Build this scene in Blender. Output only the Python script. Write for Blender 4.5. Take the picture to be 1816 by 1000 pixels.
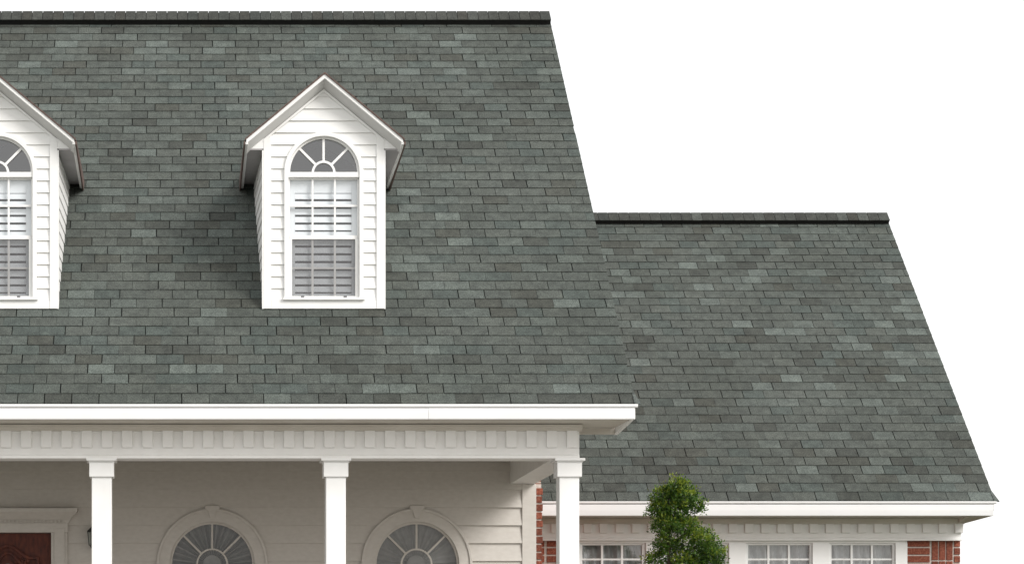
import bpy, math, random
from mathutils import Vector, Matrix

for o in list(bpy.data.objects):
    bpy.data.objects.remove(o)
scene = bpy.context.scene
COL = scene.collection
EYE = 1.6                                    # camera height; heights below ("h") are measured from it

# ------------------------------------------------------------------ camera
cam_d = bpy.data.cameras.new("camera")
cam = bpy.data.objects.new("camera", cam_d)
COL.objects.link(cam)
cam.location = (0, 0, EYE)
cam.rotation_euler = (math.radians(90), 0, 0)
cam_d.sensor_width = 36.0
cam_d.lens = 4080 / 1816 * 36
cam_d.shift_x = (908 - 320) / 1816
cam_d.shift_y = (1200 - 500) / 1816
cam_d.clip_end = 2000
scene.camera = cam

# ------------------------------------------------------------------ light
SUN = Vector((0.62, -0.56, 0.55)).normalized()      # direction towards the sun
elev = math.asin(SUN.z)
world = bpy.data.worlds.new("World")
scene.world = world
world.use_nodes = True
wn = world.node_tree
wn.nodes.clear()
w_out = wn.nodes.new("ShaderNodeOutputWorld")
w_add = wn.nodes.new("ShaderNodeAddShader")
w_sky = wn.nodes.new("ShaderNodeTexSky")
w_sky.sky_type = 'NISHITA'
w_sky.sun_disc = False
w_sky.sun_elevation = elev
w_sky.sun_rotation = math.atan2(SUN.x, SUN.y)
w_sky.dust_density = 4.0
w_b1 = wn.nodes.new("ShaderNodeBackground")
w_b1.inputs[1].default_value = 0.02
w_b2 = wn.nodes.new("ShaderNodeBackground")          # the even white cloud cover
w_b2.inputs[0].default_value = (1.0, 0.99, 0.975, 1)
w_b2.inputs[1].default_value = 0.92
wn.links.new(w_sky.outputs[0], w_b1.inputs[0])
wn.links.new(w_b1.outputs[0], w_add.inputs[0])
wn.links.new(w_b2.outputs[0], w_add.inputs[1])
wn.links.new(w_add.outputs[0], w_out.inputs[0])

sun_d = bpy.data.lights.new("sun", 'SUN')
sun_d.energy = 2.3
sun_d.angle = math.radians(24)
sun_d.color = (1.0, 0.98, 0.955)
sun = bpy.data.objects.new("sun", sun_d)
COL.objects.link(sun)
sun.location = (20, -10, 30)
sun.rotation_euler = (-SUN).to_track_quat('-Z', 'Y').to_euler()

scene.view_settings.view_transform = 'Standard'
scene.view_settings.look = 'None'
scene.view_settings.exposure = 0.30
scene.view_settings.gamma = 1.0
scene.view_settings.use_curve_mapping = False

# ------------------------------------------------------------------ materials
def new_mat(name):
    m = bpy.data.materials.new(name)
    m.use_nodes = True
    nt = m.node_tree
    return m, nt, nt.nodes["Principled BSDF"]

def pos_noise(nt, scale, detail=4.0, stretch=None):
    g = nt.nodes.new("ShaderNodeNewGeometry")
    v = g.outputs["Position"]
    if stretch:
        mp = nt.nodes.new("ShaderNodeMapping")
        mp.inputs["Scale"].default_value = stretch
        nt.links.new(v, mp.inputs[0])
        v = mp.outputs[0]
    n = nt.nodes.new("ShaderNodeTexNoise")
    n.inputs["Scale"].default_value = scale
    n.inputs["Detail"].default_value = detail
    nt.links.new(v, n.inputs["Vector"])
    return n

def ramp(nt, src, stops):
    r = nt.nodes.new("ShaderNodeValToRGB")
    while len(r.color_ramp.elements) < len(stops):
        r.color_ramp.elements.new(0.5)
    for e, (p, c) in zip(r.color_ramp.elements, stops):
        e.position = p
        e.color = (c[0], c[1], c[2], 1)
    nt.links.new(src, r.inputs[0])
    return r

def bump(nt, src, bsdf, strength, dist):
    b = nt.nodes.new("ShaderNodeBump")
    b.inputs["Strength"].default_value = strength
    b.inputs["Distance"].default_value = dist
    nt.links.new(src, b.inputs["Height"])
    nt.links.new(b.outputs[0], bsdf.inputs["Normal"])

def paint(name, c0, c1, rough=0.55, scale=3.0, grain=(1, 1, 1), bs=0.15):
    m, nt, b = new_mat(name)
    n = pos_noise(nt, scale, 6, grain)
    r = ramp(nt, n.outputs[0], [(0.3, c0), (0.7, c1)])
    nt.links.new(r.outputs[0], b.inputs["Base Color"])
    b.inputs["Roughness"].default_value = rough
    f = pos_noise(nt, 90, 2, grain)
    bump(nt, f.outputs[0], b, bs, 0.002)
    return m

M = {}
M['white'] = paint('white_paint', (.78, .775, .76), (.83, .83, .82), 0.5)
M['trim'] = paint('porch_trim_paint', (.81, .80, .78), (.86, .85, .835), 0.55, 5)
M['metal_white'] = paint('white_aluminium', (.80, .80, .80), (.84, .84, .84), 0.35, 2)
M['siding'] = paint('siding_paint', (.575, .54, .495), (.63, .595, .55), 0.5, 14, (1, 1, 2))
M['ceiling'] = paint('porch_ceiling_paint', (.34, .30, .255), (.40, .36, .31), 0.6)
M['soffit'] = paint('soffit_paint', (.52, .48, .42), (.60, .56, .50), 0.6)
M['shutter'] = paint('shutter_paint', (.80, .81, .83), (.84, .85, .86), 0.45)
M['interior'] = paint('interior_plaster', (.10, .10, .11), (.13, .13, .14), 0.8)
M['brown_edge'] = paint('brown_roof_edge', (.075, .05, .045), (.13, .085, .07), 0.85, 20)
M['black_vent'] = paint('black_ridge_vent', (.004, .004, .004), (.008, .008, .008), 0.7, 20)
M['deck'] = paint('roof_underlay', (.020, .024, .021), (.032, .037, .033), 0.95, 8)
M['curtain'] = paint('curtain_cloth', (.22, .22, .21), (.29, .29, .28), 0.85, 10)
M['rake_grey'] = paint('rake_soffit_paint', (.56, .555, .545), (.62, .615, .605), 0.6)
M['eave_shade'] = paint('eave_soffit_shade', (.33, .315, .32), (.40, .385, .39), 0.6)  # white dormer eave soffit, its shade put into a darker colour
M['sheer'] = paint('sheer_cloth', (.42, .42, .42), (.56, .56, .56), 0.85, 10)
M['floor'] = paint('porch_floor_paint', (.18, .15, .13), (.24, .20, .17), 0.6)
M['mortar'] = paint('mortar', (.44, .38, .34), (.62, .56, .51), 0.9, 30, bs=0.5)
M['iron'] = paint('black_iron', (.012, .012, .013), (.02, .02, .02), 0.45)
M['bark'] = paint('bark', (.05, .035, .025), (.09, .065, .045), 0.9, 25, (1, 1, .3), .6)
M['grass'] = paint('lawn', (.035, .045, .02), (.06, .07, .03), 0.95, 6, bs=0.6)

def glass_mat(name, base_refl, tint):
    m = bpy.data.materials.new(name)
    m.use_nodes = True
    nt = m.node_tree
    nt.nodes.clear()
    out = nt.nodes.new("ShaderNodeOutputMaterial")
    tr = nt.nodes.new("ShaderNodeBsdfTransparent")
    tr.inputs[0].default_value = tint
    gl = nt.nodes.new("ShaderNodeBsdfGlossy")
    gl.inputs["Roughness"].default_value = 0.03
    lw = nt.nodes.new("ShaderNodeLayerWeight")
    lw.inputs[0].default_value = 0.5
    fr = nt.nodes.new("ShaderNodeMath")
    fr.operation = 'POWER'
    fr.inputs[1].default_value = 5.0
    nt.links.new(lw.outputs["Facing"], fr.inputs[0])
    ad = nt.nodes.new("ShaderNodeMath")
    ad.operation = 'ADD'
    ad.inputs[1].default_value = base_refl
    mix = nt.nodes.new("ShaderNodeMixShader")
    n = pos_noise(nt, 2.2, 2)
    bp = nt.nodes.new("ShaderNodeBump")
    bp.inputs["Strength"].default_value = 0.06
    bp.inputs["Distance"].default_value = 0.02
    nt.links.new(n.outputs[0], bp.inputs["Height"])
    nt.links.new(bp.outputs[0], gl.inputs["Normal"])
    nt.links.new(fr.outputs[0], ad.inputs[0])
    nt.links.new(ad.outputs[0], mix.inputs[0])
    nt.links.new(tr.outputs[0], mix.inputs[1])
    nt.links.new(gl.outputs[0], mix.inputs[2])
    nt.links.new(mix.outputs[0], out.inputs[0])
    return m
M['glass'] = glass_mat('window_glass', 0.13, (.93, .95, .96, 1))
M['fan_glass'] = glass_mat('fanlight_glass', 0.20, (.93, .95, .97, 1))
M['porch_glass'] = glass_mat('porch_glass', 0.05, (.9, .9, .9, 1))

def screen_mat():
    m = bpy.data.materials.new('insect_mesh')
    m.use_nodes = True
    nt = m.node_tree
    nt.nodes.clear()
    out = nt.nodes.new("ShaderNodeOutputMaterial")
    tr = nt.nodes.new("ShaderNodeBsdfTransparent")
    df = nt.nodes.new("ShaderNodeBsdfDiffuse")
    df.inputs[0].default_value = (.16, .155, .16, 1)
    mix = nt.nodes.new("ShaderNodeMixShader")
    mix.inputs[0].default_value = 0.42
    nt.links.new(tr.outputs[0], mix.inputs[1])
    nt.links.new(df.outputs[0], mix.inputs[2])
    nt.links.new(mix.outputs[0], out.inputs[0])
    return m
M['screen'] = screen_mat()

def shingle_mat(name, field):
    m, nt, b = new_mat(name)
    if field:
        a = nt.nodes.new("ShaderNodeAttribute")
        a.attribute_name = "tint"
        tint = a.outputs["Color"]
    else:
        a = nt.nodes.new("ShaderNodeObjectInfo")
        tint = a.outputs["Color"]
    n1 = pos_noise(nt, 9, 5)
    r1 = ramp(nt, n1.outputs[0], [(0.3, (.80, .80, .80)), (0.7, (1.18, 1.18, 1.16))])
    n2 = pos_noise(nt, 75, 4)
    r2 = ramp(nt, n2.outputs[0], [(0.36, (.62, .62, .62)), (0.64, (1.42, 1.42, 1.40))])
    n3 = pos_noise(nt, 0.8, 4)
    r3 = ramp(nt, n3.outputs[0], [(0.32, (.86, .87, .85)), (0.68, (1.09, 1.10, 1.10))])
    cur = tint
    for r in (r1, r2, r3):
        mx = nt.nodes.new("ShaderNodeMix")
        mx.data_type = 'RGBA'
        mx.blend_type = 'MULTIPLY'
        mx.inputs[0].default_value = 1.0
        nt.links.new(cur, mx.inputs[6])
        nt.links.new(r.outputs[0], mx.inputs[7])
        cur = mx.outputs[2]
    nt.links.new(cur, b.inputs["Base Color"])
    b.inputs["Roughness"].default_value = 0.9
    b.inputs["Specular IOR Level"].default_value = 0.3
    bump(nt, n2.outputs[0], b, 0.5, 0.003)
    return m
M['shingle'] = shingle_mat('asphalt_shingle', False)
M['shingle_field'] = shingle_mat('asphalt_shingle_field', True)

def brick_mat():
    m, nt, b = new_mat('red_brick')
    oi = nt.nodes.new("ShaderNodeObjectInfo")
    n = pos_noise(nt, 45, 4)
    r = ramp(nt, n.outputs[0], [(0.3, (.13, .035, .020)), (0.5, (.22, .058, .032)), (0.75, (.33, .13, .08))])
    hv = nt.nodes.new("ShaderNodeHueSaturation")
    mr = nt.nodes.new("ShaderNodeMapRange")
    mr.inputs[3].default_value = 0.65
    mr.inputs[4].default_value = 1.25
    nt.links.new(oi.outputs["Random"], mr.inputs[0])
    nt.links.new(mr.outputs[0], hv.inputs["Value"])
    nt.links.new(r.outputs[0], hv.inputs["Color"])
    nt.links.new(hv.outputs[0], b.inputs["Base Color"])
    b.inputs["Roughness"].default_value = 0.9
    bump(nt, n.outputs[0], b, 0.6, 0.004)
    return m
M['brick'] = brick_mat()

def brickwall_mat():
    m, nt, b = new_mat('red_brickwork')
    tc = nt.nodes.new("ShaderNodeNewGeometry")
    sp = nt.nodes.new("ShaderNodeSeparateXYZ")
    ad = nt.nodes.new("ShaderNodeMath")
    cb = nt.nodes.new("ShaderNodeCombineXYZ")
    bt = nt.nodes.new("ShaderNodeTexBrick")
    nt.links.new(tc.outputs["Position"], sp.inputs[0])
    nt.links.new(sp.outputs[0], ad.inputs[0])
    nt.links.new(sp.outputs[1], ad.inputs[1])
    nt.links.new(ad.outputs[0], cb.inputs[0])
    nt.links.new(sp.outputs[2], cb.inputs[1])
    nt.links.new(cb.outputs[0], bt.inputs["Vector"])
    bt.inputs["Color1"].default_value = (.28, .07, .035, 1)
    bt.inputs["Color2"].default_value = (.20, .05, .025, 1)
    bt.inputs["Mortar"].default_value = (.5, .45, .4, 1)
    bt.inputs["Scale"].default_value = 1.0
    bt.inputs["Brick Width"].default_value = 0.33
    bt.inputs["Row Height"].default_value = 0.108
    bt.inputs["Mortar Size"].default_value = 0.009
    nt.links.new(bt.outputs[0], b.inputs["Base Color"])
    b.inputs["Roughness"].default_value = 0.9
    return m
M['brickwork'] = brickwall_mat()

def wood_mat(name, c0, c1, c2):
    m, nt, b = new_mat(name)
    n = pos_noise(nt, 9, 4, (2.5, 1, .8))
    r = ramp(nt, n.outputs[0], [(0.3, c0), (0.5, c1), (0.72, c2)])
    nt.links.new(r.outputs[0], b.inputs["Base Color"])
    b.inputs["Roughness"].default_value = 0.6
    return m
M['door'] = wood_mat('mahogany', (.05, .007, .003), (.095, .016, .006), (.15, .032, .011))

def leaf_mat():
    m, nt, b = new_mat('leaf')
    a = nt.nodes.new("ShaderNodeAttribute")
    a.attribute_name = "tint"
    nt.links.new(a.outputs["Color"], b.inputs["Base Color"])
    b.inputs["Roughness"].default_value = 0.42
    tr = nt.nodes.new("ShaderNodeBsdfTranslucent")
    nt.links.new(a.outputs["Color"], tr.inputs[0])
    mix = nt.nodes.new("ShaderNodeMixShader")
    mix.inputs[0].default_value = 0.4
    out = nt.nodes["Material Output"]
    nt.links.new(b.outputs[0], mix.inputs[1])
    nt.links.new(tr.outputs[0], mix.inputs[2])
    nt.links.new(mix.outputs[0], out.inputs[0])
    return m
M['leaf'] = leaf_mat()

# ------------------------------------------------------------------ mesh helpers (h = height above the camera)
WORLD = {}

class MB:
    def __init__(self):
        self.v = []
        self.f = []
        self.tint = []
    def add(self, verts, faces, tint=None):
        b = len(self.v)
        self.v += [(x, y, h + EYE) for x, y, h in verts]
        for f in faces:
            self.f.append([b + i for i in f])
            if tint:
                self.tint.append(tint)
        return self
    def box(self, x0, x1, y0, y1, h0, h1):
        return self.add([(x0, y0, h0), (x1, y0, h0), (x1, y1, h0), (x0, y1, h0),
                         (x0, y0, h1), (x1, y0, h1), (x1, y1, h1), (x0, y1, h1)],
                        [(0, 3, 2, 1), (4, 5, 6, 7), (0, 1, 5, 4), (1, 2, 6, 5), (2, 3, 7, 6), (3, 0, 4, 7)])
    def loft(self, a, b, cap=True):
        n = len(a)
        fs = [(i, (i + 1) % n, n + (i + 1) % n, n + i) for i in range(n)]
        if cap:
            fs += [tuple(range(n))[::-1], tuple(range(n, 2 * n))]
        return self.add(list(a) + list(b), fs)
    def prism_y(self, poly, y0, y1):          # poly in (x, h)
        return self.loft([(x, y0, h) for x, h in poly], [(x, y1, h) for x, h in poly])
    def prism_x(self, poly, x0, x1):          # poly in (y, h)
        return self.loft([(x0, y, h) for y, h in poly], [(x1, y, h) for y, h in poly])
    def strip(self, inner, outer, y0, y1):    # open band between two (x, h) polylines
        n = len(inner)
        vs = [(x, y0, h) for x, h in inner] + [(x, y0, h) for x, h in outer] + \
             [(x, y1, h) for x, h in inner] + [(x, y1, h) for x, h in outer]
        fs = []
        for i in range(n - 1):
            fs += [(i, i + 1, n + i + 1, n + i), (2 * n + i, 3 * n + i, 3 * n + i + 1, 2 * n + i + 1),
                   (i, 2 * n + i, 2 * n + i + 1, i + 1), (n + i, n + i + 1, 3 * n + i + 1, 3 * n + i)]
        fs += [(0, n, 3 * n, 2 * n), (n - 1, 3 * n - 1, 4 * n - 1, 2 * n - 1)]
        return self.add(vs, fs)
    def bar(self, p0, p1, w, y0, y1):         # flat bar between two (x, h) points
        dx, dh = p1[0] - p0[0], p1[1] - p0[1]
        l = math.hypot(dx, dh)
        nx, nh = -dh / l * w / 2, dx / l * w / 2
        return self.prism_y([(p0[0] + nx, p0[1] + nh), (p0[0] - nx, p0[1] - nh),
                             (p1[0] - nx, p1[1] - nh), (p1[0] + nx, p1[1] + nh)], y0, y1)
    def mesh(self, name, mat):
        xs, ys, zs = zip(*self.v)
        loc = Vector(((min(xs) + max(xs)) / 2, (min(ys) + max(ys)) / 2, min(zs)))
        me = bpy.data.meshes.new(name)
        me.from_pydata([(x - loc.x, y - loc.y, z - loc.z) for x, y, z in self.v], [], self.f)
        me.materials.append(mat)
        if self.tint:
            at = me.color_attributes.new("tint", 'FLOAT_COLOR', 'CORNER')
            k = 0
            for p, t in zip(me.polygons, self.tint):
                for _ in p.loop_indices:
                    at.data[k].color = (t[0], t[1], t[2], 1)
                    k += 1
        me.validate()
        me.update()
        return me, loc
    def build(self, name, mat, parent=None, bevel=0.0):
        me, loc = self.mesh(name, M[mat] if isinstance(mat, str) else mat)
        return link(name, me, loc, parent, bevel, True)

def link(name, data, loc, parent=None, bevel=0.0, fix=False):
    o = bpy.data.objects.new(name, data)
    COL.objects.link(o)
    o.location = loc
    WORLD[o] = Vector(loc)
    if parent is not None:
        o.parent = parent
        o.matrix_parent_inverse = Matrix.Translation(-WORLD[parent])
    if fix:
        import bmesh
        bm = bmesh.new()
        bm.from_mesh(data)
        bmesh.ops.recalc_face_normals(bm, faces=bm.faces)
        bm.to_mesh(data)
        bm.free()
    if bevel:
        md = o.modifiers.new("bevel", 'BEVEL')
        md.width = bevel
        md.segments = 2
        md.limit_method = 'ANGLE'
    return o

def tag(o, label=None, cat=None, group=None, kind=None):
    for k, v in (("label", label), ("category", cat), ("group", group), ("kind", kind)):
        if v:
            o[k] = v
    return o

def arc(cx, ch, r, n=24, a0=math.pi, a1=0.0):
    return [(cx + r * math.cos(a0 + (a1 - a0) * i / n), ch + r * math.sin(a0 + (a1 - a0) * i / n)) for i in range(n + 1)]

rng = random.Random(7)

# ------------------------------------------------------------------ ground
g = MB()
g.add([(-400, -60, -EYE), (400, -60, -EYE), (400, 900, -EYE), (-400, 900, -EYE)], [(0, 1, 2, 3)])
tag(g.build('ground', 'grass'), kind='structure')

M['bounce_concrete'] = paint('bounce_concrete', (.29, .28, .265), (.37, .36, .34), 0.9, 2, bs=0.4)
g = MB()
g.box(-9, 14, 14.0, 25.2, -EYE + .004, -EYE + .10)  # unseen pale slab added to bounce neutral light up at the porch
tag(g.build('bounce_slab', 'bounce_concrete'), kind='structure')

# ------------------------------------------------------------------ the house
house = link('house', None, (1.5, 31.0, 0))
tag(house, 'white porch house with grey green shingle roof, arched dormers and brick side wing', 'house')

XL = -4.7                       # where the built stretch of the house ends on the left
XR = 5.05                       # right rake of the main roof
EY, EH, RUN = 25.5, 3.025, 5.93 # main eave: distance, height; run to the ridge
WXL, WXR = 4.66, 11.26
WEY, WEH, WRUN = 31.8, 2.432, 4.823
S2 = math.sqrt(0.5)

# roof decks (two slopes each, real thickness)
def deck(name, x0, x1, ey, eh, run, label):
    m = MB()
    a = [(ey + .03, eh), (ey + run, eh + run - .03), (ey + 2 * run - .03, eh), (ey + 2 * run - .03, eh - .12),
         (ey + run, eh + run - .18), (ey + .03, eh - .12)]
    m.prism_x([(y, h - .015) for y, h in a], x0, x1)
    o = m.build(name, 'deck', house)
    o['label'] = label
    return o
main_roof = deck('main_roof', XL, XR - .004, EY, EH, RUN, 'tall main roof of grey green asphalt shingles')
wing_roof = deck('wing_roof', WXL, WXR - .004, WEY, WEH, WRUN, 'lower side wing roof of grey green asphalt shingles')

DORM_X = (1.665, -2.13)
def in_dormer(x0, x1, d):
    for c in DORM_X:
        m = max(abs(x0 - c), abs(x1 - c))
        if m < .70 and d > 1.30 and EH + d < 6.86 - .8315 * m:
            return True
    return False

PAL = [((.066, .076, .069), 60), ((.073, .083, .075), 26), ((.080, .094, .086), 16), ((.098, .116, .107), 9),
       ((.051, .057, .051), 8), ((.057, .062, .054), 9), ((.063, .077, .071), 14)]
def pick_tint():
    t = rng.uniform(0, sum(w for _, w in PAL))
    for c, w in PAL:
        t -= w
        if t <= 0:
            break
    k = rng.uniform(.92, 1.08) * .95
    return (c[0] * k * 1.015, c[1] * k * .985, c[2] * k)

def tab_geo(x0, x1, ey, eh, d0, step, jit):
    # one tab: butt edge proud, head tucked under the next course
    L = step * 1.13
    def pt(x, d, n):
        return (x, ey + d - n * S2, eh + d + n * S2)
    b0, b1 = d0 + jit[0], d0 + jit[1]
    vs = [pt(x0, b0, -.002), pt(x1, b1, -.002), pt(x1, d0 + L, -.012), pt(x0, d0 + L, -.012),
          pt(x0, b0, .0115 + jit[2]), pt(x1, b1, .0115 + jit[3]), pt(x1, d0 + L, .0015), pt(x0, d0 + L, .0015)]
    fs = [(0, 3, 2, 1), (4, 5, 6, 7), (0, 1, 5, 4), (1, 2, 6, 5), (2, 3, 7, 6), (3, 0, 4, 7)]
    return vs, fs

def px(x, y, h):
    return 320 + 4080 * x / y, 1200 - 4080 * h / y

tabs = []
def course_tabs(which, x0, x1, ey, eh, step, rows, run):
    W = .305
    off = 0.0
    for r in range(rows):
        off = (off + W * .5 + rng.uniform(-.022, .022)) % W
        x = x0 - off
        while x < x1:
            w = W + rng.uniform(-.006, .006)
            gap = rng.choice([.003, .006, .008, .010, .012])
            a, b = max(x, x0), min(x + w - gap, x1)
            x += w
            if x1 - x < .035 and x < x1:        # the last tab of a course is cut on the rake line
                b = x1
                x = x1
            if b - a < .02:
                continue
            if which == 'main' and in_dormer(a, b, r * step):
                continue
            jit = [rng.uniform(-.0015, .0015), rng.uniform(-.0015, .0015), rng.uniform(-.002, .003), rng.uniform(-.002, .003)]
            d0 = r * step
            tint = pick_tint()
            p0, p1 = px(a, ey + d0, eh + d0), px(b, ey + d0 + step, eh + d0 + step)
            area = (b - a) * step * (4080 / (ey + d0)) ** 2
            full = b - a > .25
            vis = p0[0] > 0 and p1[1] > 0 and p1[0] < 1816 and full
            if which == 'wing':
                lim = 976 + .2249 * (p0[1] - 40)
                if p0[0] < max(lim, 1040):
                    vis = False
            tabs.append((area if vis else 0, which, a, b, ey, eh, d0, step, jit, tint))
MSTEP, WSTEP = RUN / 47, WRUN / 36
course_tabs('main', XL, XR, EY, EH, MSTEP, 47, RUN)
course_tabs('wing', WXL, WXR, WEY, WEH, WSTEP, 36, WRUN)
order = sorted(range(len(tabs)), key=lambda i: -tabs[i][0])
single = set(order[:300])
field = {'main': MB(), 'wing': MB()}
shared = {}
for i, (area, which, a, b, ey, eh, d0, step, jit, tint) in enumerate(tabs):
    roof = main_roof if which == 'main' else wing_roof
    if i in single:
        key = (which, round((b - a) / .004), i % 3)
        if key not in shared:
            m = MB()
            ww = key[1] * .004
            m.add(*tab_geo(-ww / 2, ww / 2, 0, -EYE, 0, step, jit))
            me = bpy.data.meshes.new('shingle')
            me.from_pydata(m.v, [], m.f)
            me.materials.append(M['shingle'])
            me.update()
            shared[key] = me
        o = link('shingle', shared[key], ((a + b) / 2, ey + d0, eh + d0 + EYE), roof)
        o.color = (tint[0], tint[1], tint[2], 1)
    else:
        vs, fs = tab_geo(a, b, ey, eh, d0, step, jit)
        field[which].add(vs, fs, tint)
for which, roof in (('main', main_roof), ('wing', wing_roof)):
    tag(field[which].build('shingle_field', 'shingle_field', roof), kind='stuff')

# ridge vent (black) and ridge caps
def ridge(roof, x0, x1, ey, eh, run, s, pitch):
    yr, hr = ey + run, eh + run
    def pt(d, n):          # d = distance down the slope from the ridge, n = lift off the slope
        return (yr - d * S2 - n * S2, hr - d * S2 + n * S2)
    lift = .082
    top = (yr, hr + lift * math.sqrt(2))
    mir = lambda p: (2 * yr - p[0], p[1])
    v = MB()
    poly = [pt(s - .02, -.01), pt(s - .02, lift - .004), (yr, top[1] - .006), mir(pt(s - .02, lift - .004)), mir(pt(s - .02, -.01))]
    v.prism_x(poly, x0, x1 - .004)
    v.build('ridge_vent', 'black_vent', roof)
    n = int(round((x1 - x0) / pitch))
    pw = (x1 - x0) / n
    me = None
    for i in range(n):
        xa = x0 + i * pw
        if me is None:
            c = MB()
            t = .012
            a = [pt(s, lift), (yr, top[1]), mir(pt(s, lift)), mir(pt(s, lift + t)), (yr, top[1] + t * 1.4), pt(s, lift + t)]
            b = [pt(s, lift + .0005), (yr, top[1] + .0008), mir(pt(s, lift + .0005)), mir(pt(s, lift + t + .0005)), (yr, top[1] + t * 1.4 + .0008), pt(s, lift + t + .0005)]
            c.loft([(xa + .001, y, h) for y, h in a], [(xa + pw - .006, y, h) for y, h in b])
            me, loc = c.mesh('ridge_cap', M['shingle'])
        o = link('ridge_cap', me, (loc.x + i * pw, loc.y, loc.z), roof, 0, i == 0)
        t = pick_tint()
        o.color = (t[0] * .68, t[1] * .64, t[2] * .64, 1)
ridge(main_roof, XL, XR - .005, EY, EH, RUN, .135, .142)
ridge(wing_roof, WXL, WXR - .005, WEY, WEH, WRUN, .120, .163)

# rake trim boards
def rake(roof, x, ey, eh, run):
    m = MB()
    m.prism_x([(ey + .06, eh - .02), (ey + run, eh + run - .05), (ey + 2 * run - .06, eh - .02), (ey + 2 * run - .06, eh - .16),
               (ey + run, eh + run - .20), (ey + .06, eh - .16)], x - .055, x - .013)
    m.build('rake_board', 'white', roof)
rake(main_roof, XR, EY, EH, RUN)
rake(wing_roof, WXR, WEY, WEH, WRUN)

# ------------------------------------------------------------------ eaves: fascia, drip edge, soffit
def eave(name, x0, xr, ey, top, bot, depth, splits, label):
    f = MB()
    f.box(x0, xr, ey + .022, ey + .05, bot + .004, top - .012)
    root = f.build(name, 'white', house)
    root['label'] = label
    xs = [x0] + splits + [xr - .012]
    for i in range(len(xs) - 1):      # gutter lengths, lapped at a joint
        m = MB()
        y = ey - .002 * i
        prof = [(y + .021, bot), (y + .001, bot), (y - .003, bot + .012), (y - .010, bot + .075), (y - .012, top - .052), (y - .006, top - .046), (y + .021, top - .046)]
        m.prism_x(prof, xs[i] + (.0 if i == 0 else .0015), xs[i + 1])
        m.build('gutter_face', 'metal_white', root, .002)
    d = MB()
    d.prism_x([(ey - .028, top - .004), (ey + .06, top + .002), (ey + .06, top - .012), (ey + .004, top - .016), (ey - .004, top - .040), (ey - .016, top - .040), (ey - .026, top - .028)], x0, xr + .022)
    d.build('drip_edge', 'metal_white', root, .0015)
    s = MB()
    s.box(x0, xr - (.02 if xr < 6 else .26), ey + .051, ey + depth, bot + .003, bot + .02)
    s.build('soffit', 'soffit', root)
    return root
main_eave = eave('eave', XL, 5.045, EY, EH, 2.856, .56, [2.75], 'white gutter and soffit along the main roof eave')
wing_eave = eave('wing_eave', WXL, WXR - .01, WEY, WEH, 2.229, .52, [], 'white gutter and soffit along the wing eave')
# starter shingles that flare past the rake at the two lower corners
for (x, ey, eh, roof) in ((XR, EY, EH, main_roof), (WXR, WEY, WEH, wing_roof)):
    m = MB()
    m.add([(x - .02, ey - .02, eh - .006), (x + .05, ey - .03, eh - .016), (x - .004, ey + .14, eh + .13), (x - .02, ey + .14, eh + .13),
           (x - .02, ey - .02, eh + .012), (x + .05, ey - .03, eh - .002), (x + .003, ey + .14, eh + .152), (x - .02, ey + .14, eh + .152)],
          [(0, 3, 2, 1), (4, 5, 6, 7), (0, 1, 5, 4), (1, 2, 6, 5), (2, 3, 7, 6), (3, 0, 4, 7)])
    o = m.build('starter_shingle', 'shingle', roof)
    o.color = (.085, .095, .09, 1)
# boxed return of the main eave at its right end
m = MB()
m.box(4.555, 4.985, 26.40, 26.46, 2.787, 2.858)
m.build('return_board', 'soffit', main_eave)
m = MB()
m.prism_x([(25.56, 2.858), (26.47, 2.858), (26.47, 2.785), (25.56, 2.848)], 4.99, 5.03)
m.build('return_edge', 'white', main_eave)
m = MB()
m.box(4.555, 4.986, 26.061, 26.40, 2.86, 2.876)
m.build('return_soffit', 'soffit', main_eave)

m = MB()
m.loft([(10.9, 31.86, 2.2285), (11.235, 31.86, 2.2285), (11.0, 32.305, 2.155), (10.9, 32.305, 2.155)],
       [(10.9, 31.86, 2.25), (11.235, 31.86, 2.25), (11.0, 32.305, 2.25), (10.9, 32.305, 2.25)])
m.build('return_soffit', 'soffit', wing_eave)

# ------------------------------------------------------------------ entablatures with dentils
def entablature(name, x0, x1, yf, depth, dtop, dbot, bot, soff, first, pitch, dw, label, side_to=None):
    m = MB()
    m.box(x0, x1 - .03, yf, yf + depth, bot + .03, soff)
    root = m.build(name, 'trim', house, .003)
    root['label'] = label
    b = MB()          # bed mould under the soffit
    b.prism_x([(yf - .001, dtop - .004), (yf - .050, dtop - .002), (yf - .056, dtop + .02), (yf - .08, soff - .03), (yf - .085, soff - .002), (yf - .001, soff - .002)], x0, x1 - .005)
    b.build('bed_moulding', 'soffit', root)
    l = MB()
    l.prism_x([(yf - .001, bot + .045), (yf - .016, bot + .030), (yf - .022, bot + .012), (yf - .022, bot), (yf + depth, bot), (yf + depth, bot + .029), (yf - .001, bot + .029)], x0, x1 - .03)
    l.build('lower_moulding', 'trim', root, .002)
    x = first
    proto = None
    while x + dw < x1 + .02:
        if proto is None:
            d = MB()
            d.box(x, x + dw, yf - .042, yf - .0005, dbot, dtop)
            proto, loc = d.mesh('dentil', M['trim'])
            lx = loc.x - x
        link('dentil', proto, (x + lx, loc.y, loc.z), root, .004, False)
        x += pitch
    return root
frieze = entablature('entablature', XL, 4.545, 26.04, .32, 2.785, 2.594, 2.473, 2.852, (1.5 - 320) / 156.7 - 12 * .2286, .2286, .118,
                     'off white porch entablature with a row of square dentils')
wing_frieze = entablature('wing_entablature', WXL, 11.0, 32.31, .10, 2.152, 2.025, 1.916, 2.228, (1293.3 - 320) / 126.5 - 22 * .2266, .2266, .116,
                          'off white frieze with square dentils above the wing windows')
# the side beam of the porch running back to the wall, with its own drip moulding
m = MB()
m.box(4.225, 4.543, 26.361, 29.50, 2.476, 2.852)
m.build('side_beam', 'trim', house, .003)

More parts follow.
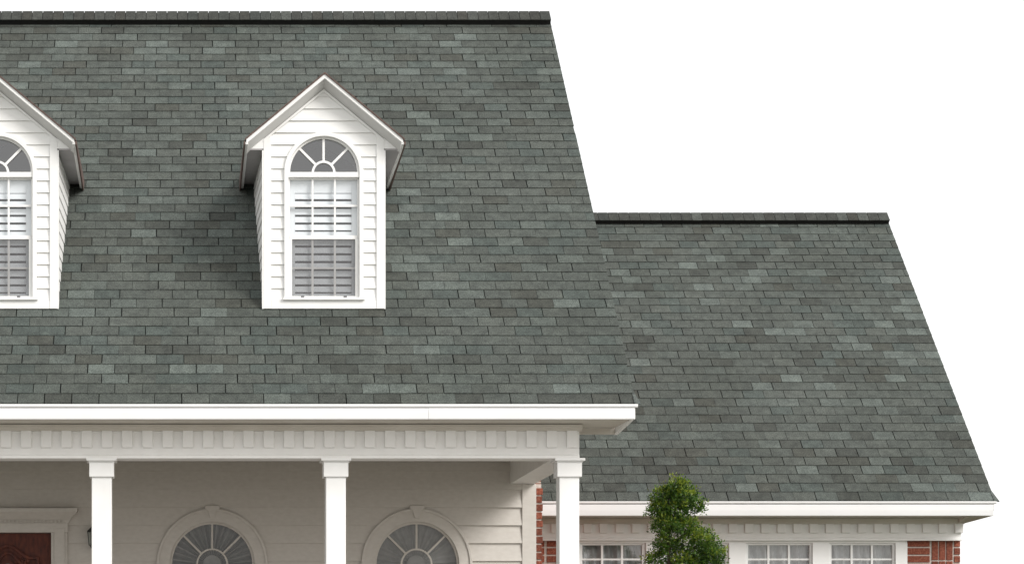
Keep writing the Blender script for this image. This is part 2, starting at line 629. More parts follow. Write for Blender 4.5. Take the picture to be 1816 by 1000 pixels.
# ------------------------------------------------------------------ columns
def column(x):
    m = MB()
    yf, w = 26.06, .226
    m.box(x - w / 2, x + w / 2, yf, yf + w, -.30, 2.27)
    root = m.build('porch_column', 'white', house, .008)
    c = MB()
    c.box(x - .139, x + .139, yf - .026, yf + w + .026, 2.268, 2.4275)
    c.build('capital', 'white', root, .003)
    c = MB()
    c.box(x - .146, x + .146, yf - .033, yf + w + .033, 2.428, 2.446)
    c.box(x - .170, x + .170, yf - .062, yf + w + .062, 2.4465, 2.476)
    c.build('abacus', 'white', root, .003)
    c = MB()
    c.box(x - .15, x + .15, yf - .037, yf + w + .037, -.30, -.08)
    c.build('plinth', 'white', root, .004)
for cx in (-3.55, -.893, 1.761, 4.405):
    column(cx)

# ------------------------------------------------------------------ walls
def board_piece(zs, xl, xr, yfs, yb):
    # zs ascending; xl/xr sampled left and right limits; yfs front depth at each z
    m = MB()
    n = len(zs)
    vs = []
    for z, a, b, yf in zip(zs, xl, xr, yfs):
        vs += [(a, yf, z), (b, yf, z), (b, yb, z), (a, yb, z)]
    fs = [(0, 1, 2, 3)[::-1], tuple(4 * (n - 1) + k for k in range(4))]
    for i in range(n - 1):
        p, q = 4 * i, 4 * i + 4
        for k in range(4):
            k2 = (k + 1) % 4
            fs.append((p + k, p + k2, q + k2, q + k))
    m.add(vs, fs)
    return m

def clap(z0, z1, x_left, x_right, openings, yw, proud, parent, mat, name='siding_board', nsub=6):
    """One clapboard row between z0 and z1, cut around the openings (each: function z -> half width or 0, centre)."""
    zs = [z0 + (z1 - z0) * i / nsub for i in range(nsub + 1)]
    yf = [yw - proud * (1 - i / nsub) - .003 for i in range(nsub + 1)]
    cuts = []
    for cx, fn in openings:
        hw = [fn(z) for z in zs]
        if max(hw) > .0:
            cuts.append((cx, hw))
    cuts.sort(key=lambda c: c[0])
    left = [x_left(z) for z in zs]
    for cx, hw in cuts:
        right = [cx - w for w in hw]
        if max(r - l for l, r in zip(left, right)) > .02:
            board_piece(zs, left, [max(r, l + .001) for l, r in zip(left, right)], yf, yw + .03).build(name, mat, parent)
        left = [cx + w for w in hw]
    right = [x_right(z) for z in zs]
    if max(r - l for l, r in zip(left, right)) > .02:
        board_piece(zs, left, [max(r, l + .001) for l, r in zip(left, right)], yf, yw + .03).build(name, mat, parent)

YW = 29.5
CX_WIN = (.407, 3.028)
HB = (1200 - 1000) / 138.3          # springing line of the porch window arches
def win_cut(z):
    if z < -.25:
        return 0
    if z < HB:
        return .62
    return math.sqrt(max(0, .62 ** 2 - (z - HB) ** 2)) if z < HB + .62 else 0
DX = -2.215
def door_cut(z):
    return .66 if z < 1.92 else 0

m = MB()       # structural frame behind the boards: side and back walls, ceiling line left to other parts
m.box(XL, 4.50, 36.85, 36.95, -.75, 2.9)
m.box(XL, XL + .1, 29.56, 36.84, -.75, 2.9)
m.box(XL + .11, 4.44, 29.60, 36.84, 2.78, 2.84)
m.box(XL + .11, 4.44, 29.60, 36.84, -.42, -.30)
main_wall = m.build('wall', 'interior', house)
porch_wall = MB()
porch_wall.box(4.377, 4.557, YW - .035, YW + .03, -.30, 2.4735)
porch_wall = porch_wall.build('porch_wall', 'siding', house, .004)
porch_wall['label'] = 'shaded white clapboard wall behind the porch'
row = .228
z = (1200 - 994) / 138.3 - 8 * row
while z < 2.86:
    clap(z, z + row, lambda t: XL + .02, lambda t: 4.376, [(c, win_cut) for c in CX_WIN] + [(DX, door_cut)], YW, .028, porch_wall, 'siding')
    z += row

# gable side wall in brickwork with its toothed front edge
gw = MB()
gw.prism_x([(29.62, -1.6), (36.9, -1.6), (36.9, 2.80), (31.43, 8.55), (29.62, 6.75)], 4.558, 4.640)
gw.prism_x([(26.37, 2.86), (29.615, 2.86), (29.615, 6.73), (26.37, 3.52)], 4.45, 4.54)
brick_wall = gw.build('brick_wall', 'brickwork', house)
mo = MB()
mo.box(4.5585, 4.628, 29.512, 29.615, -1.6, 2.474)
mo.build('mortar_bed', 'mortar', brick_wall)
z = -.25
k = 0
bm_edge = {}
while z < 2.44:
    wv = .083 if k % 2 else .074
    zt = min(z + .084, 2.474)
    key = (k % 2, round(zt - z, 3))
    if key not in bm_edge:
        b = MB()
        b.box(4.563, 4.563 + wv, 29.497, 29.60, z, zt)
        bm_edge[key] = b.mesh('brick', M['brick']) + (z,)
        o = link('brick', bm_edge[key][0], bm_edge[key][1], brick_wall, .004)
    else:
        me, loc, z0 = bm_edge[key]
        link('brick', me, (loc.x, loc.y, loc.z + z - z0), brick_wall, .004)
    z += .1035
    k += 1

# porch floor, ceiling, base
m = MB()
m.box(XL, 4.62, 25.95, 29.46, -.36, -.301)
m.build('porch_floor', 'floor', house)
m = MB()
m.box(XL, 4.55, 26.0, 36.9, -1.6, -.37)
m.build('foundation', 'brickwork', house)
m = MB()
m.box(XL, 4.224, 26.362, 29.475, 2.76, 2.80)
m.build('porch_ceiling', 'ceiling', house)

# ------------------------------------------------------------------ arched porch windows with sunburst curtains
def porch_window(cx):
    R, RO = .542, .70
    bot = -.15
    m = MB()
    inner = [(cx - R, bot)] + arc(cx, HB, R) + [(cx + R, bot)]
    outer = [(cx - RO, bot)] + arc(cx, HB, RO) + [(cx + RO, bot)]
    m.strip(inner, outer, YW - .034, YW + .09)
    root = m.build('arched_window', 'siding', house, .004)
    b = MB()          # raised outer bead
    b.strip([(cx - RO + .022, bot)] + arc(cx, HB, RO - .022) + [(cx + RO - .022, bot)],
            [(cx - RO - .012, bot)] + arc(cx, HB, RO + .012) + [(cx + RO + .012, bot)], YW - .050, YW - .0345)
    b.build('outer_bead', 'siding', root, .004)
    k = MB()
    k.prism_y([(cx - .030, HB + R + .045), (cx + .030, HB + R + .045), (cx + .055, HB + RO - .015), (cx + .092, HB + RO + .012), (cx + .092, HB + RO + .05), (cx - .092, HB + RO + .05), (cx - .092, HB + RO + .012), (cx - .055, HB + RO - .015)], YW - .064, YW - .0345)
    k.build('keystone', 'siding', root, .005)
    s = MB()
    s.strip(arc(cx, HB, R - .028), arc(cx, HB, R - .001), YW - .005, YW + .03)
    s.build('sash_frame', 'siding', root, .003)
    hr = .205
    h = MB()
    h.strip(arc(cx, HB, hr - .022, 16), arc(cx, HB, hr, 16), YW - .002, YW + .022)
    h.build('muntin_arc', 'siding', root)
    for a in (45, 90, 135):
        t = math.radians(a)
        q = MB()
        q.bar((cx + (hr - .004) * math.cos(t), HB + (hr - .004) * math.sin(t)), (cx + (R - .02) * math.cos(t), HB + (R - .02) * math.sin(t)), .024, YW, YW + .020)
        q.build('muntin', 'siding', root)
    t = MB()
    t.box(cx - R + .001, cx + R - .001, YW - .012, YW + .04, HB - .075, HB - .001)
    t.build('transom_bar', 'siding', root, .003)
    for hh in (.55, 1.0):
        q = MB()
        q.box(cx - R + .001, cx + R - .001, YW, YW + .02, hh - .012, hh + .012)
        q.build('muntin', 'siding', root)
    for xx in (-.18, .18):
        q = MB()
        q.box(cx + xx - .012, cx + xx + .012, YW + .001, YW + .021, bot, HB - .076)
        q.build('muntin', 'siding', root)
    gl = MB()
    pts = [(cx - R, bot)] + arc(cx, HB, R) + [(cx + R, bot)]
    gl.add([(x, YW + .026, hh) for x, hh in pts], [tuple(range(len(pts)))])
    gl.build('glass_pane', 'porch_glass', root)
    # the curtain: pleats fanned out from a rosette, plain panel below
    c = MB()
    n = 88
    r0, r1 = .09, R + .03
    vs = []
    lr = random.Random(int(cx * 100))
    ph = 0.0
    for i in range(n + 1):
        a = math.pi * i / n
        ph += 1.25 * (1 + lr.uniform(-.25, .35))
        o = (.040 if cx < 1 else .010) * math.sin(ph)
        for r, amp in ((r0, .25), ((r0 + r1) / 2, 1.0), (r1, 1.1)):
            vs.append((cx + r * math.cos(a), YW + .085 + o * amp, HB + r * math.sin(a)))
    fs = []
    for i in range(n):
        for j in range(2):
            fs.append((3 * i + j, 3 * i + j + 1, 3 * i + j + 4, 3 * i + j + 3))
    c.add(vs, fs)
    ros = arc(cx, HB, .12, 14)
    c.prism_y(ros, YW + .05, YW + .075)
    cc = c.build('sunburst_curtain', 'curtain')
    p = MB()
    vs, fs = [], []
    for i in range(61):
        x = cx - R + 2 * R * i / 60
        y = YW + .085 + .018 * math.sin(i * 1.3)
        vs += [(x, y, bot - .05), (x, y, HB - .01)]
        if i:
            fs.append((2 * i - 2, 2 * i, 2 * i + 1, 2 * i - 1))
    p.add(vs, fs)
    p.build('lower_panel', 'curtain', cc)
    return root, cc
w1, c1 = porch_window(CX_WIN[0])
w2, c2 = porch_window(CX_WIN[1])
tag(c1, 'grey pleated sunburst curtain in arched window nearer the front door', 'curtain', 'sunburst curtains in the arched porch windows')
tag(c2, 'grey pleated sunburst curtain in arched window nearer the brick edged porch corner', 'curtain', 'sunburst curtains in the arched porch windows')

# ------------------------------------------------------------------ front door
dm = MB()
DT = (1200 - 944.5) / 138.3
dm.box(DX - .557, DX + .557, YW + .055, YW + .10, -.30, DT)
door = dm.build('door', 'door', house)
door['label'] = 'carved reddish brown wooden front door'
def door_panel_outline(grow):
    pts = []
    n = 32
    for i in range(n + 1):
        x = -1 + 2 * i / n
        top = 1.545 + .155 * (0.5 + 0.5 * math.cos(math.pi * min(1, abs(x) / .78)))
        pts.append((DX + x * (.40 + grow), top + grow))
    return [(DX - .40 - grow, .2 - grow)] + pts + [(DX + .40 + grow, .2 - grow)]
f = MB()
f.strip(door_panel_outline(-.035), door_panel_outline(.0), YW + .005, YW + .056)
f.build('panel_moulding', 'door', door, .006)
f = MB()
f.strip(door_panel_outline(-.125), door_panel_outline(-.09), YW + .012, YW + .056)
f.build('inner_moulding', 'door', door, .006)
f = MB()
el = [(DX + .17 * math.cos(t * math.pi / 16), 1.06 + .40 * math.sin(t * math.pi / 16)) for t in range(33)]
el2 = [(DX + .21 * math.cos(t * math.pi / 16), 1.06 + .44 * math.sin(t * math.pi / 16)) for t in range(33)]
f.strip(el, el2, YW + .020, YW + .056)
f.build('oval_frame', 'door', door, .005)
f = MB()
f.prism_y(el[:-1], YW + .045, YW + .054)
f.build('oval_glass', 'curtain', door)
for s in (-1, 1):
    q = MB()
    for k2 in range(5):
        t = k2 / 4
        xx = DX + s * (.11 + .15 * t)
        q.box(xx - .018, xx + .018, YW + .028, YW + .056, 1.475 + .02 * math.sin(t * 6) - .02 + .015 * t, 1.475 + .02 * math.sin(t * 6) + .02 + .03 * t)
    q.build('carving', 'door', door, .008)
m = MB()
for s in (-1, 1):
    a, b = DX + s * .559, DX + s * .770
    m.box(min(a, b), max(a, b), YW - .050, YW + .11, -.30, DT + .002)
surround = m.build('door_surround', 'siding', house, .005)
for s in (-1, 1):
    a, b = DX + s * .60, DX + s * .735
    m = MB()
    m.box(min(a, b), max(a, b), YW - .068, YW - .0505, -.25, DT + .06)
    m.build('pilaster', 'siding', surround, .004)
m = MB()
m.box(DX - .775, DX + .775, YW - .060, YW + .10, DT + .003, DT + .125)
m.build('door_frieze', 'siding', surround, .004)
n = 30
me = None
for i in range(n):
    xx = DX - .74 + 1.48 * (i + .5) / n
    if me is None:
        b = MB()
        b.box(xx - .013, xx + .013, YW - .098, YW - .0605, DT + .128, DT + .158)
        me, loc = b.mesh('small_dentil', M['siding'])
        x00 = xx
    link('small_dentil', me, (loc.x + xx - x00, loc.y, loc.z), surround)
m = MB()
DC = DT + .160
for (e0, e1, h0, h1) in ((.79, .80, DT + .126, DC), (.80, .855, DC, DC + .065), (.862, .892, DC + .065, DC + .10), (.897, .90, DC + .10, DC + .145)):
    y0, y1 = YW - .065 - (e0 - .79), YW - .065 - (e1 - .79)
    m.loft([(DX - e0, y0, h0), (DX + e0, y0, h0), (DX + e0, YW + .02, h0), (DX - e0, YW + .02, h0)],
           [(DX - e1, y1, h1), (DX + e1, y1, h1), (DX + e1, YW + .02, h1), (DX - e1, YW + .02, h1)])
m.build('door_cornice', 'siding', surround)

# ------------------------------------------------------------------ dormers
DYW = 26.75
DF = 26.55
def dormer(cx, label):
    slope = .8306
    apex = 6.972
    def chev(hw, o_top, o_bot):
        return [(cx - hw, apex - slope * hw + o_top), (cx, apex + o_top), (cx + hw, apex - slope * hw + o_top),
                (cx + hw, apex - slope * hw + o_bot), (cx, apex + o_bot), (cx - hw, apex - slope * hw + o_bot)]
    m = MB()
    for s in (-1, 1):      # cheek walls, inner lining
        a, b = cx + s * .62, cx + s * .660
        m.prism_x([(DYW + .04, 4.27), (29.0, 6.50), (29.0, 6.16), (DYW + .04, 6.16)], min(a, b), max(a, b))
    root = m.build('dormer', 'interior', house)
    root['label'] = label
    m = MB()
    m.prism_y(chev(.922, .0, -.020), DF - .022, 29.50)
    m.build('dormer_roof', 'brown_edge', root)
    m = MB()
    m.prism_y(chev(.906, -.0205, -.070), DF - .008, DF + .03)
    m.build('rake_fascia', 'white', root, .003)
    m = MB()
    m.loft([(x, DF + .0305, h) for x, h in chev(.898, -.021, -.066)], [(x, DYW - .012, h) for x, h in chev(.898, -.021, -.150)])
    m.loft([(x, DYW - .0115, h) for x, h in chev(.898, -.021, -.12)], [(x, 29.45, h) for x, h in chev(.898, -.021, -.12)])
    m.build('rake_soffit', 'rake_grey', root)
    m = MB()
    m.prism_y(chev(.705, -.149, -.180), DYW - .036, DYW + .02)
    m.build('gable_trim', 'white', root, .003)
    for s in (-1, 1):
        a, b = cx + s * .884, cx + s * .916
        m = MB()
        m.prism_x([(DF - .004, 6.168), (28.72, 6.168), (28.60, 6.045), (DF + .14, 6.12), (DF - .004, 6.14)], min(a, b), max(a, b))
        m.build('eave_fascia', 'white', root, .004)
        a, b = cx + s * .7172, cx + s * .8835
        m = MB()
        m.box(min(a, b), max(a, b), DYW - .03, 28.60, 6.115, 6.13)
        m.build('eave_soffit', 'eave_shade', root)
        a, b = cx + s * .9165, cx + s * .934
        m = MB()
        m.prism_x([(DF - .010, 6.175), (28.74, 6.175), (28.57, 6.01), (DF - .010, 6.135)], min(a, b), max(a, b))
        m.build('drip_edge', 'brown_edge', root)
        a, b = cx + s * .612, cx + s * .7003
        m = MB()
        ta, tb = apex - .152 - slope * abs(a - cx), apex - .152 - slope * abs(b - cx)
        m.prism_y([(a, 4.275), (b, 4.275), (b, tb), (a, ta)], DYW - .034, DYW + .05)
        m.build('corner_board', 'white', root, .003)
        a, b = cx + s * .7005, cx + s * .717
        m = MB()
        m.prism_x([(DYW - .033, 4.272), (DYW + .065, 4.272 + .09), (DYW + .065, 6.114), (DYW - .033, 6.114)], min(a, b), max(a, b))
        m.build('corner_board', 'white', root)
        a, b = cx + s * .7008, cx + s * .8835
        m = MB()
        m.prism_y([(a, 6.131), (b, 6.131), (b, apex - .05 - slope * .8835), (a, apex - .05 - slope * .7008)], DYW - .03, DYW + .0)
        m.build('eave_return', 'white', root)
        # cheek clapboards, each ending on the roof slope
        zz = (1200 - 532.8) / 152.5
        z0 = zz - .139
        while z0 < 6.10:
            z1 = min(z0 + .139, 6.114)
            y0 = DYW + .0655
            e0 = EY + (z0 - EH) + .02
            e1 = EY + (z1 - EH) + .02
            if e0 < y0:
                e0 = y0
            if e1 > y0 + .02:
                xo0, xo1 = cx + s * .711, cx + s * .700
                xi = cx + s * .661
                f0, f1 = s * .030 * (e0 - y0), s * .030 * (e1 - y0)
                m = MB()
                m.loft([(xo0, y0, max(z0, 4.36)), (xo1, y0, z1), (xi, y0, z1), (xi, y0, max(z0, 4.36))],
                       [(xo0 + f0, e0 + .001, z0), (xo1 + f1, e1, z1), (xi, e1, z1), (xi, e0 + .001, z0)])
                m.build('siding_board', 'white', root)
            z0 += .139
    # front clapboards
    HW = (1200 - 306) / 152.5
    RO, R = .460, .412
    def cut(z):
        if z < HW:
            return RO - .02
        return math.sqrt(max(0, (RO - .02) ** 2 - (z - HW) ** 2)) if z < HW + RO - .02 else 0
    def lim(z):
        return min(.613, max(.002, (apex - .155 - z) / slope))
    z0 = (1200 - 532.8) / 152.5
    k = 0
    while z0 < apex - .19:
        z1 = min(z0 + .139, apex - .157)
        clap(z0, z1, lambda t: cx - lim(t), lambda t: cx + lim(t), [(cx, cut)], DYW, .019, root, 'white')
        z0 += .139
        k += 1
    m = MB()
    m.box(cx - .611, cx + .611, DYW - .030, DYW + .04, 4.275, 4.372)
    m.build('base_board', 'white', root, .003)
    m = MB()
    m.box(cx - .475, cx + .475, DYW - .062, DYW + .08, 4.3725, 4.402)
    m.build('window_sill', 'white', root, .004)
    # window
    m = MB()
    inner = [(cx - R, 4.403)] + arc(cx, HW, R, 32) + [(cx + R, 4.403)]
    outer = [(cx - RO, 4.403)] + arc(cx, HW, RO, 32) + [(cx + RO, 4.403)]
    m.strip(inner, outer, DYW - .046, DYW + .09)
    m.build('window_casing', 'white', root, .004)
    m = MB()
    m.strip(arc(cx, HW, R - .022, 32), arc(cx, HW, R - .001, 32), DYW + .0, DYW + .05)
    m.build('sash_frame', 'white', root)
    m = MB()
    m.box(cx - R + .001, cx + R - .001, DYW - .030, DYW + .06, HW - .062, HW - .002)
    m.build('transom_bar', 'white', root, .003)
    m = MB()
    m.strip(arc(cx, HW, .112, 18), arc(cx, HW, .138, 18), DYW + .004, DYW + .03)
    m.build('muntin_arc', 'white', root)
    for a in (45, 90, 135):
        t = math.radians(a)
        q = MB()
        q.bar((cx + .135 * math.cos(t), HW + .135 * math.sin(t)), (cx + (R - .02) * math.cos(t), HW + (R - .02) * math.sin(t)), .027, DYW + .006, DYW + .028)
        q.build('muntin', 'white', root)
    g = MB()
    pts = arc(cx, HW, R - .005, 32)
    g.add([(x, DYW + .034, h) for x, h in pts], [tuple(range(len(pts)))])
    g.build('arched_pane', 'fan_glass', root)
    top, mid, low = HW - .063, (1200 - 421) / 152.5, 4.403
    m = MB()               # upper sash
    for s in (-1, 1):
        a, b = cx + s * .392, cx + s * (R - .0015)
        m.box(min(a, b), max(a, b), DYW + .010, DYW + .05, mid - .02, top)
    m.box(cx - .392, cx + .392, DYW + .010, DYW + .05, top - .018, top)
    m.box(cx - .392, cx + .392, DYW + .002, DYW + .05, mid - .022, mid + .022)
    m.build('upper_sash', 'white', root, .002)
    m = MB()               # lower sash and its screen frame
    for s in (-1, 1):
        a, b = cx + s * .368, cx + s * (R - .002)
        m.box(min(a, b), max(a, b), DYW - .004, DYW + .045, low, mid - .0225)
    m.box(cx - .368, cx + .368, DYW - .004, DYW + .045, low, low + .022)
    m.build('lower_sash', 'white', root, .002)
    for x in (-.128, .132):
        q = MB()
        q.box(cx + x - .011, cx + x + .011, DYW + .010, DYW + .036, mid + .022, top - .018)
        q.build('muntin', 'white', root)
        q = MB()
        q.box(cx + x - .012, cx + x + .012, DYW + .020, DYW + .036, low + .022, mid - .0225)
        q.build('muntin', 'white', root)
    q = MB()
    hh = (1200 - 365) / 152.5
    q.box(cx - .392, cx + .392, DYW + .006, DYW + .034, hh - .012, hh + .012)
    q.build('muntin', 'white', root)
    q = MB()
    hh = (1200 - 475) / 152.5
    q.box(cx - .368, cx + .368, DYW + .022, DYW + .034, hh - .010, hh + .010)
    q.build('muntin', 'white', root)
    for (a, b, nm) in ((mid + .02, top - .01, 'upper_pane'), (low + .015, mid - .022, 'lower_pane')):
        g = MB()
        g.add([(cx - .395, DYW + .040, a), (cx + .395, DYW + .040, a), (cx + .395, DYW + .040, b), (cx - .395, DYW + .040, b)], [(0, 1, 2, 3)])
        g.build(nm, 'glass', root)
    g = MB()
    g.add([(cx - .37, DYW + .008, low + .02), (cx + .37, DYW + .008, low + .02), (cx + .37, DYW + .008, mid - .021), (cx - .37, DYW + .008, mid - .021)], [(0, 1, 2, 3)])
    g.build('insect_screen', 'screen', root)
    for x in (-.245, .25):
        g = MB()
        g.box(cx + x - .02, cx + x + .02, DYW - .016, DYW - .0045, low + .006, low + .020)
        g.build('sash_latch', 'iron', root, .003)
    # plantation shutters inside
    YS = DYW + .062
    m = MB()
    for s in (-1, 1):
        a, b = cx + s * .330, cx + s * .418
        m.box(min(a, b), max(a, b), YS, YS + .03, low - .02, top + .06)
    m.box(cx - .33, cx + .33, YS + .001, YS + .029, 5.635, top + .06)
    m.box(cx - .33, cx + .33, YS + .001, YS + .029, 5.105, 5.185)
    m.box(cx - .33, cx + .33, YS + .001, YS + .029, low - .02, 4.465)
    m.build('shutter_frame', 'shutter', root, .002)
    for (h0, n0) in ((5.192, 5), (4.472, 7)):
        for i in range(n0):
            hc = h0 + .045 + .0905 * i
            dz, dy = .033, .018
            q = MB()
            q.prism_x([(YS - .004 , hc - dz), (YS + .005, hc - dz - .003), (YS + .005 + dy, hc + dz - .003), (YS - .004 + dy, hc + dz)], cx - .329, cx + .329)
            q.build('shutter_louver', 'shutter', root)
    return root
dormer(DORM_X[0], 'white clapboard dormer with arched window standing free on the roof')
dormer(DORM_X[1], 'white clapboard dormer with arched window above the front door')

# ------------------------------------------------------------------ the wing's front wall
YV = 32.36
sc = 4080 / YV
def wx(p):
    return (p - 320) / sc
m = MB()
m.box(10.87, 10.97, YV + .10, 41.3, -1.6, 2.23)
m.box(4.65, 10.97, 41.31, 41.40, -1.6, 2.23)
m.prism_x([(32.45, 2.24), (41.0, 2.24), (36.6, 6.80)], 10.88, 10.96)
m.box(4.66, 10.86, YV + .12, 41.3, 2.24, 2.27)
wing_body = m.build('wing_wall', 'brickwork', house)
m = MB()
m.box(4.65, wx(990), YV + .014, YV + .10, -1.6, 1.93)
m.box(wx(1609), 10.965, YV + .014, YV + .10, -1.6, 1.93)
m.box(wx(990) + .001, wx(1609) - .001, YV + .015, YV + .10, -1.6, .20)
m.build('mortar_bed', 'mortar', wing_body)
def brick_at(x0, x1, h0, h1):
    b = MB()
    b.box(x0, x1, YV, YV + .09, h0, h1)
    b.build('brick', 'brick', wing_body, .005)
def courses(p0, p1, start, hi, lo, run, pitch=.110, brk=.090, shift=0.0):
    h = hi - brk
    k = 0
    while h > lo:
        xa = wx(p0)
        first = True
        while xa < wx(p1) - .03:
            L = run
            if start and first:
                L = start
            xb = min(xa + L, wx(p1))
            brick_at(xa, xb, h, h + brk + rng.uniform(-.003, .003))
            xa = xb + .018
            first = False
        h -= pitch
        k += 1
courses(941, 965.5, 0, 1.925, .9, .5)
courses(970, 990, 0, 1.925, .9, .5)
# right pier: stretchers, a soldier group, then the ends of the next stretchers
courses(1609, 1649, 0, 1.925, .9, .40)
for i in range(3):
    xa = wx(1652.8 + 12.9 * i)
    for hh in (1.925, 1.63, 1.335):
        brick_at(xa, xa + wx(331) - wx(320), hh - .277, hh)
courses(1692.5, 1703, 0, 1.925, .9, .33)

# ganged windows
WT = (1200 - 958.5) / sc
edges = [(1033, 1139), (1180, 1287), (1327, 1436), (1475, 1583)]
posts = [(990.5, 1027), (1145, 1174), (1292, 1322), (1440, 1470), (1587, 1608)]
m = MB()
m.box(wx(990.5), wx(1608), YV - .02, YV + .09, WT - .035, WT)
head = m.build('window_head', 'trim', house, .003)
for a, b in posts:
    m = MB()
    m.box(wx(a), wx(b), YV - .035, YV + .09, .2, WT - .0355)
    m.build('mullion_post', 'white', head, .004)
wing_curtains = ['nearest the main house', 'behind the clipped tree', 'between two white posts right of the clipped tree', 'next to the end brick pier']
for i, (a, b) in enumerate(edges):
    xa, xb = wx(posts[i][1]) + .001, wx(posts[i + 1][0]) - .001
    ga, gb = wx(a), wx(b)
    gt = (1200 - 966) / sc
    m = MB()
    m.box(xa, ga, YV + .008, YV + .07, .2, WT - .036)
    m.box(gb, xb, YV + .008, YV + .07, .2, WT - .036)
    m.box(ga, gb, YV + .008, YV + .07, gt, WT - .036)
    win = m.build('wing_window', 'white', house, .003)
    m = MB()
    m.box(xa, xb, YV - .05, YV + .06, .16, .199)
    m.build('window_sill', 'white', win, .003)
    for t in (1 / 3, 2 / 3):
        xm = ga + (gb - ga) * t
        q = MB()
        q.box(xm - .014, xm + .014, YV + .016, YV + .045, .2, gt)
        q.build('muntin', 'white', win)
    for py in (991, 1016):
        q = MB()
        hh = (1200 - py) / sc
        q.box(ga, gb, YV + .022, YV + .044, hh - .012, hh + .012)
        q.build('muntin', 'white', win)
    g = MB()
    g.add([(ga - .01, YV + .05, .2), (gb + .01, YV + .05, .2), (gb + .01, YV + .05, gt + .01), (ga - .01, YV + .05, gt + .01)], [(0, 1, 2, 3)])
    g.build('glass_pane', 'glass', win)
    # a soft gathered valance inside
    c = MB()
    lr = random.Random(40 + i)
    n, mrow = 40, 14
    vs, fs = [], []
    p1, p2 = lr.uniform(0, 6), lr.uniform(0, 6)
    for k in range(n + 1):
        x = xa + (xb - xa) * k / n
        for j in range(mrow + 1):
            t = j / mrow
            y = YV + .17 + .05 * math.sin(k * .55 + p1 + 2.5 * t) * (0.4 + t) + .03 * math.sin(k * 1.3 + p2 - 3 * t)
            bottom = .25
            vs.append((x, y, (gt + .06) * (1 - t) + bottom * t))
    for k in range(n):
        for j in range(mrow):
            q0 = k * (mrow + 1) + j
            fs.append((q0, q0 + mrow + 1, q0 + mrow + 2, q0 + 1))
    c.add(vs, fs)
    cc = c.build('curtain', 'sheer')
    tag(cc, 'gathered grey curtain inside the wing window ' + wing_curtains[i], 'curtain', 'curtains in the wing windows')

# ------------------------------------------------------------------ wall lantern beside the door
LX, LY = -1.10, YW - .017
lan = link('wall_lantern', None, (LX, LY, EYE + 1.62))
tag(lan, 'small dark iron wall lantern half hidden by the column beside the front door', 'lantern')
def lathe(prof, cx, cy, n=8):
    m = MB()
    vs = []
    for r, h in prof:
        for k in range(n):
            a = 2 * math.pi * (k + .5) / n
            vs.append((cx + r * math.cos(a), cy + r * math.sin(a), h))
    fs = []
    for i in range(len(prof) - 1):
        for k in range(n):
            k2 = (k + 1) % n
            fs.append((i * n + k, i * n + k2, (i + 1) * n + k2, (i + 1) * n + k))
    fs += [tuple(range(n))[::-1], tuple((len(prof) - 1) * n + k for k in range(n))]
    m.add(vs, fs)
    return m
m = MB()
m.box(LX - .05, LX + .05, LY - .016, LY + .002, 1.66, 1.86)
m.build('back_plate', 'iron', lan, .004)
cy = LY - .13
lathe([(.02, 1.63), (.045, 1.65), (.05, 1.665), (.072, 1.68)], LX, cy).build('lantern_base', 'iron', lan)
lathe([(.070, 1.681), (.088, 1.85)], LX, cy).build('lantern_glass', 'glass', lan)
for k in range(8):
    a = 2 * math.pi * (k + .5) / 8
    q = MB()
    c0, c1_ = math.cos(a), math.sin(a)
    q.loft([(LX + .071 * c0 - .004, cy + .071 * c1_ - .004, 1.679), (LX + .071 * c0 + .004, cy + .071 * c1_ - .004, 1.679), (LX + .071 * c0, cy + .071 * c1_ + .006, 1.679)],
           [(LX + .089 * c0 - .004, cy + .089 * c1_ - .004, 1.852), (LX + .089 * c0 + .004, cy + .089 * c1_ - .004, 1.852), (LX + .089 * c0, cy + .089 * c1_ + .006, 1.852)])
    q.build('lantern_bar', 'iron', lan)
lathe([(.098, 1.85), (.094, 1.865), (.06, 1.90), (.025, 1.925), (.02, 1.94), (.012, 1.955), (.004, 1.975)], LX, cy).build('lantern_roof', 'iron', lan)
q = MB()
q.prism_x([(LY - .01, 1.80), (LY - .01, 1.83), (LY - .06, 1.93), (LY - .125, 1.945), (LY - .125, 1.93), (LY - .068, 1.913), (LY - .03, 1.80)], LX - .009, LX + .009)
q.build('hook_arm', 'iron', lan)

# ------------------------------------------------------------------ clipped tree in front of the wing
TX, TY = (1184 - 320) / 4080 * 29.9, 29.9
ts = 4080 / TY
tree = link('clipped_tree', None, (TX, TY, 0))
tag(tree, 'small clipped evergreen tree with leafy rounded tufts in front of the wing windows', 'tree')
def tube(pts, n=7):
    m = MB()
    vs = []
    for x, y, h, r in pts:
        for k in range(n):
            a = 2 * math.pi * k / n
            vs.append((x + r * math.cos(a), y + r * math.sin(a), h))
    fs = []
    for i in range(len(pts) - 1):
        for k in range(n):
            k2 = (k + 1) % n
            fs.append((i * n + k, i * n + k2, (i + 1) * n + k2, (i + 1) * n + k))
    fs += [tuple(range(n))[::-1], tuple((len(pts) - 1) * n + k for k in range(n))]
    m.add(vs, fs)
    return m
def tp(pxx, pyy, dy=0.0):
    return ((pxx - 320) / ts, TY + dy, (1200 - pyy) / ts)
pts = []
for i in range(13):
    t = i / 12
    x = TX + .03 * math.sin(t * 5) + .05 * t
    pts.append((x, TY + .02 * math.cos(t * 7), -EYE + t * 3.95, .050 * (1 - t) + .012))
trunk = tube(pts).build('trunk', 'bark', tree)
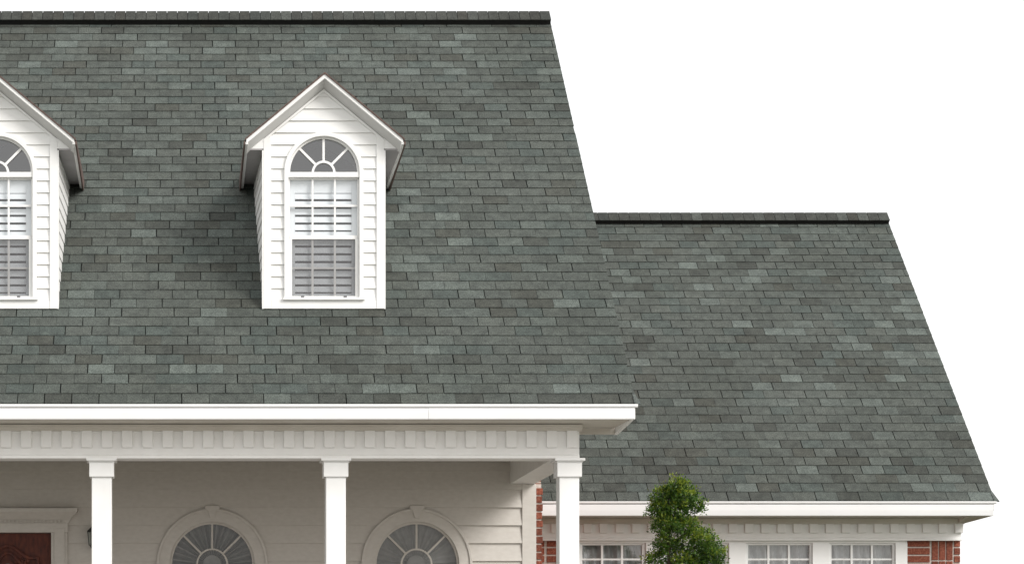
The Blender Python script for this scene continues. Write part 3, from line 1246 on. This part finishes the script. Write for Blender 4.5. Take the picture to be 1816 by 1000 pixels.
# lobes: centre px, radii in metres, weight
lobes = [(1203, 863, 0.0, .13, .12), (1214, 880, 0.0, .20, .15), (1176, 878, .05, .13, .13), (1170, 902, .03, .14, .13), (1200, 905, .0, .20, .14), (1238, 898, -.05, .08, .07),
         (1183, 930, .0, .19, .13), (1218, 935, .0, .18, .13), (1240, 962, -.12, .23, .17), (1258, 988, -.05, .20, .17), (1188, 965, .06, .17, .13), (1166, 990, .10, .12, .10),
         (1215, 1003, .0, .27, .17), (1205, 1045, 0, .40, .28), (1215, 1105, 0, .42, .32), (1190, 1160, 0, .34, .26)]
lt = random.Random(11)
leaf = MB()
LP = [(.075, .16, .018), (.045, .105, .014), (.10, .20, .022), (.03, .075, .010), (.14, .235, .025), (.06, .13, .022)]
for li, (lx, ly, dy, rx, rz) in enumerate(lobes):
    cx, cy2, ch = tp(lx, ly, dy)
    # limb to the lobe
    th = max(-1.2, ch - .28)
    t = (th + EYE) / 3.95
    bx = TX + .03 * math.sin(t * 5) + .05 * t
    if abs(cx - bx) > .06:
        tube([(bx, TY, th, .016), ((bx * .5 + cx * .5), TY + dy * .5, (th + ch) / 2 - .02, .011), (cx, cy2, ch, .005)], 5).build('limb', 'bark', tree)
    ncl = int(310 * (rx * rx * rz / .009) ** .55)
    for c in range(ncl):
        # a twig tuft near the lobe surface
        while True:
            d = Vector((lt.gauss(0, 1), lt.gauss(0, 1), lt.gauss(0, 1)))
            if d.length > .1:
                break
        d.normalize()
        rr = lt.uniform(.30, 1.08) ** .75 * (1 + .24 * math.sin(5 * d.x + li) * math.cos(4 * d.z - li))
        if lt.random() < .10:
            rr *= lt.uniform(1.1, 1.35)
        p = Vector((cx + d.x * rx * rr, cy2 + d.y * rx * .9 * rr, ch + d.z * rz * rr))
        tone = lt.choice(LP)
        if d.z > .3 and lt.random() < .5:
            tone = (.24, .31, .03)  # highlights on the tops put into the leaf colour of upward tufts
        for q in range(lt.randint(5, 8)):
            L = lt.uniform(.028, .052)
            w = L * lt.uniform(.38, .5)
            ax = (d * .7 + Vector((lt.gauss(0, .7), lt.gauss(0, .7), lt.gauss(.25, .7)))).normalized()
            sd = ax.cross(Vector((lt.gauss(0, 1), lt.gauss(0, 1), lt.gauss(0, 1)))).normalized()
            up = ax.cross(sd) * (w * .25)
            o = p + Vector((lt.gauss(0, .024), lt.gauss(0, .024), lt.gauss(0, .024)))
            a0, a1 = o, o + ax * L
            b0, b1 = o + ax * L * .5 + sd * w * .5 + up, o + ax * L * .5 - sd * w * .5 + up
            k = lt.uniform(.75, 1.25)
            leaf.add([tuple(a0), tuple(b0), tuple(a1), tuple(b1)], [(0, 1, 2), (0, 2, 3)], (tone[0] * k, tone[1] * k, tone[2] * k))
crown = leaf.mesh('crown', M['leaf'])
tag(link('crown', crown[0], crown[1], tree))
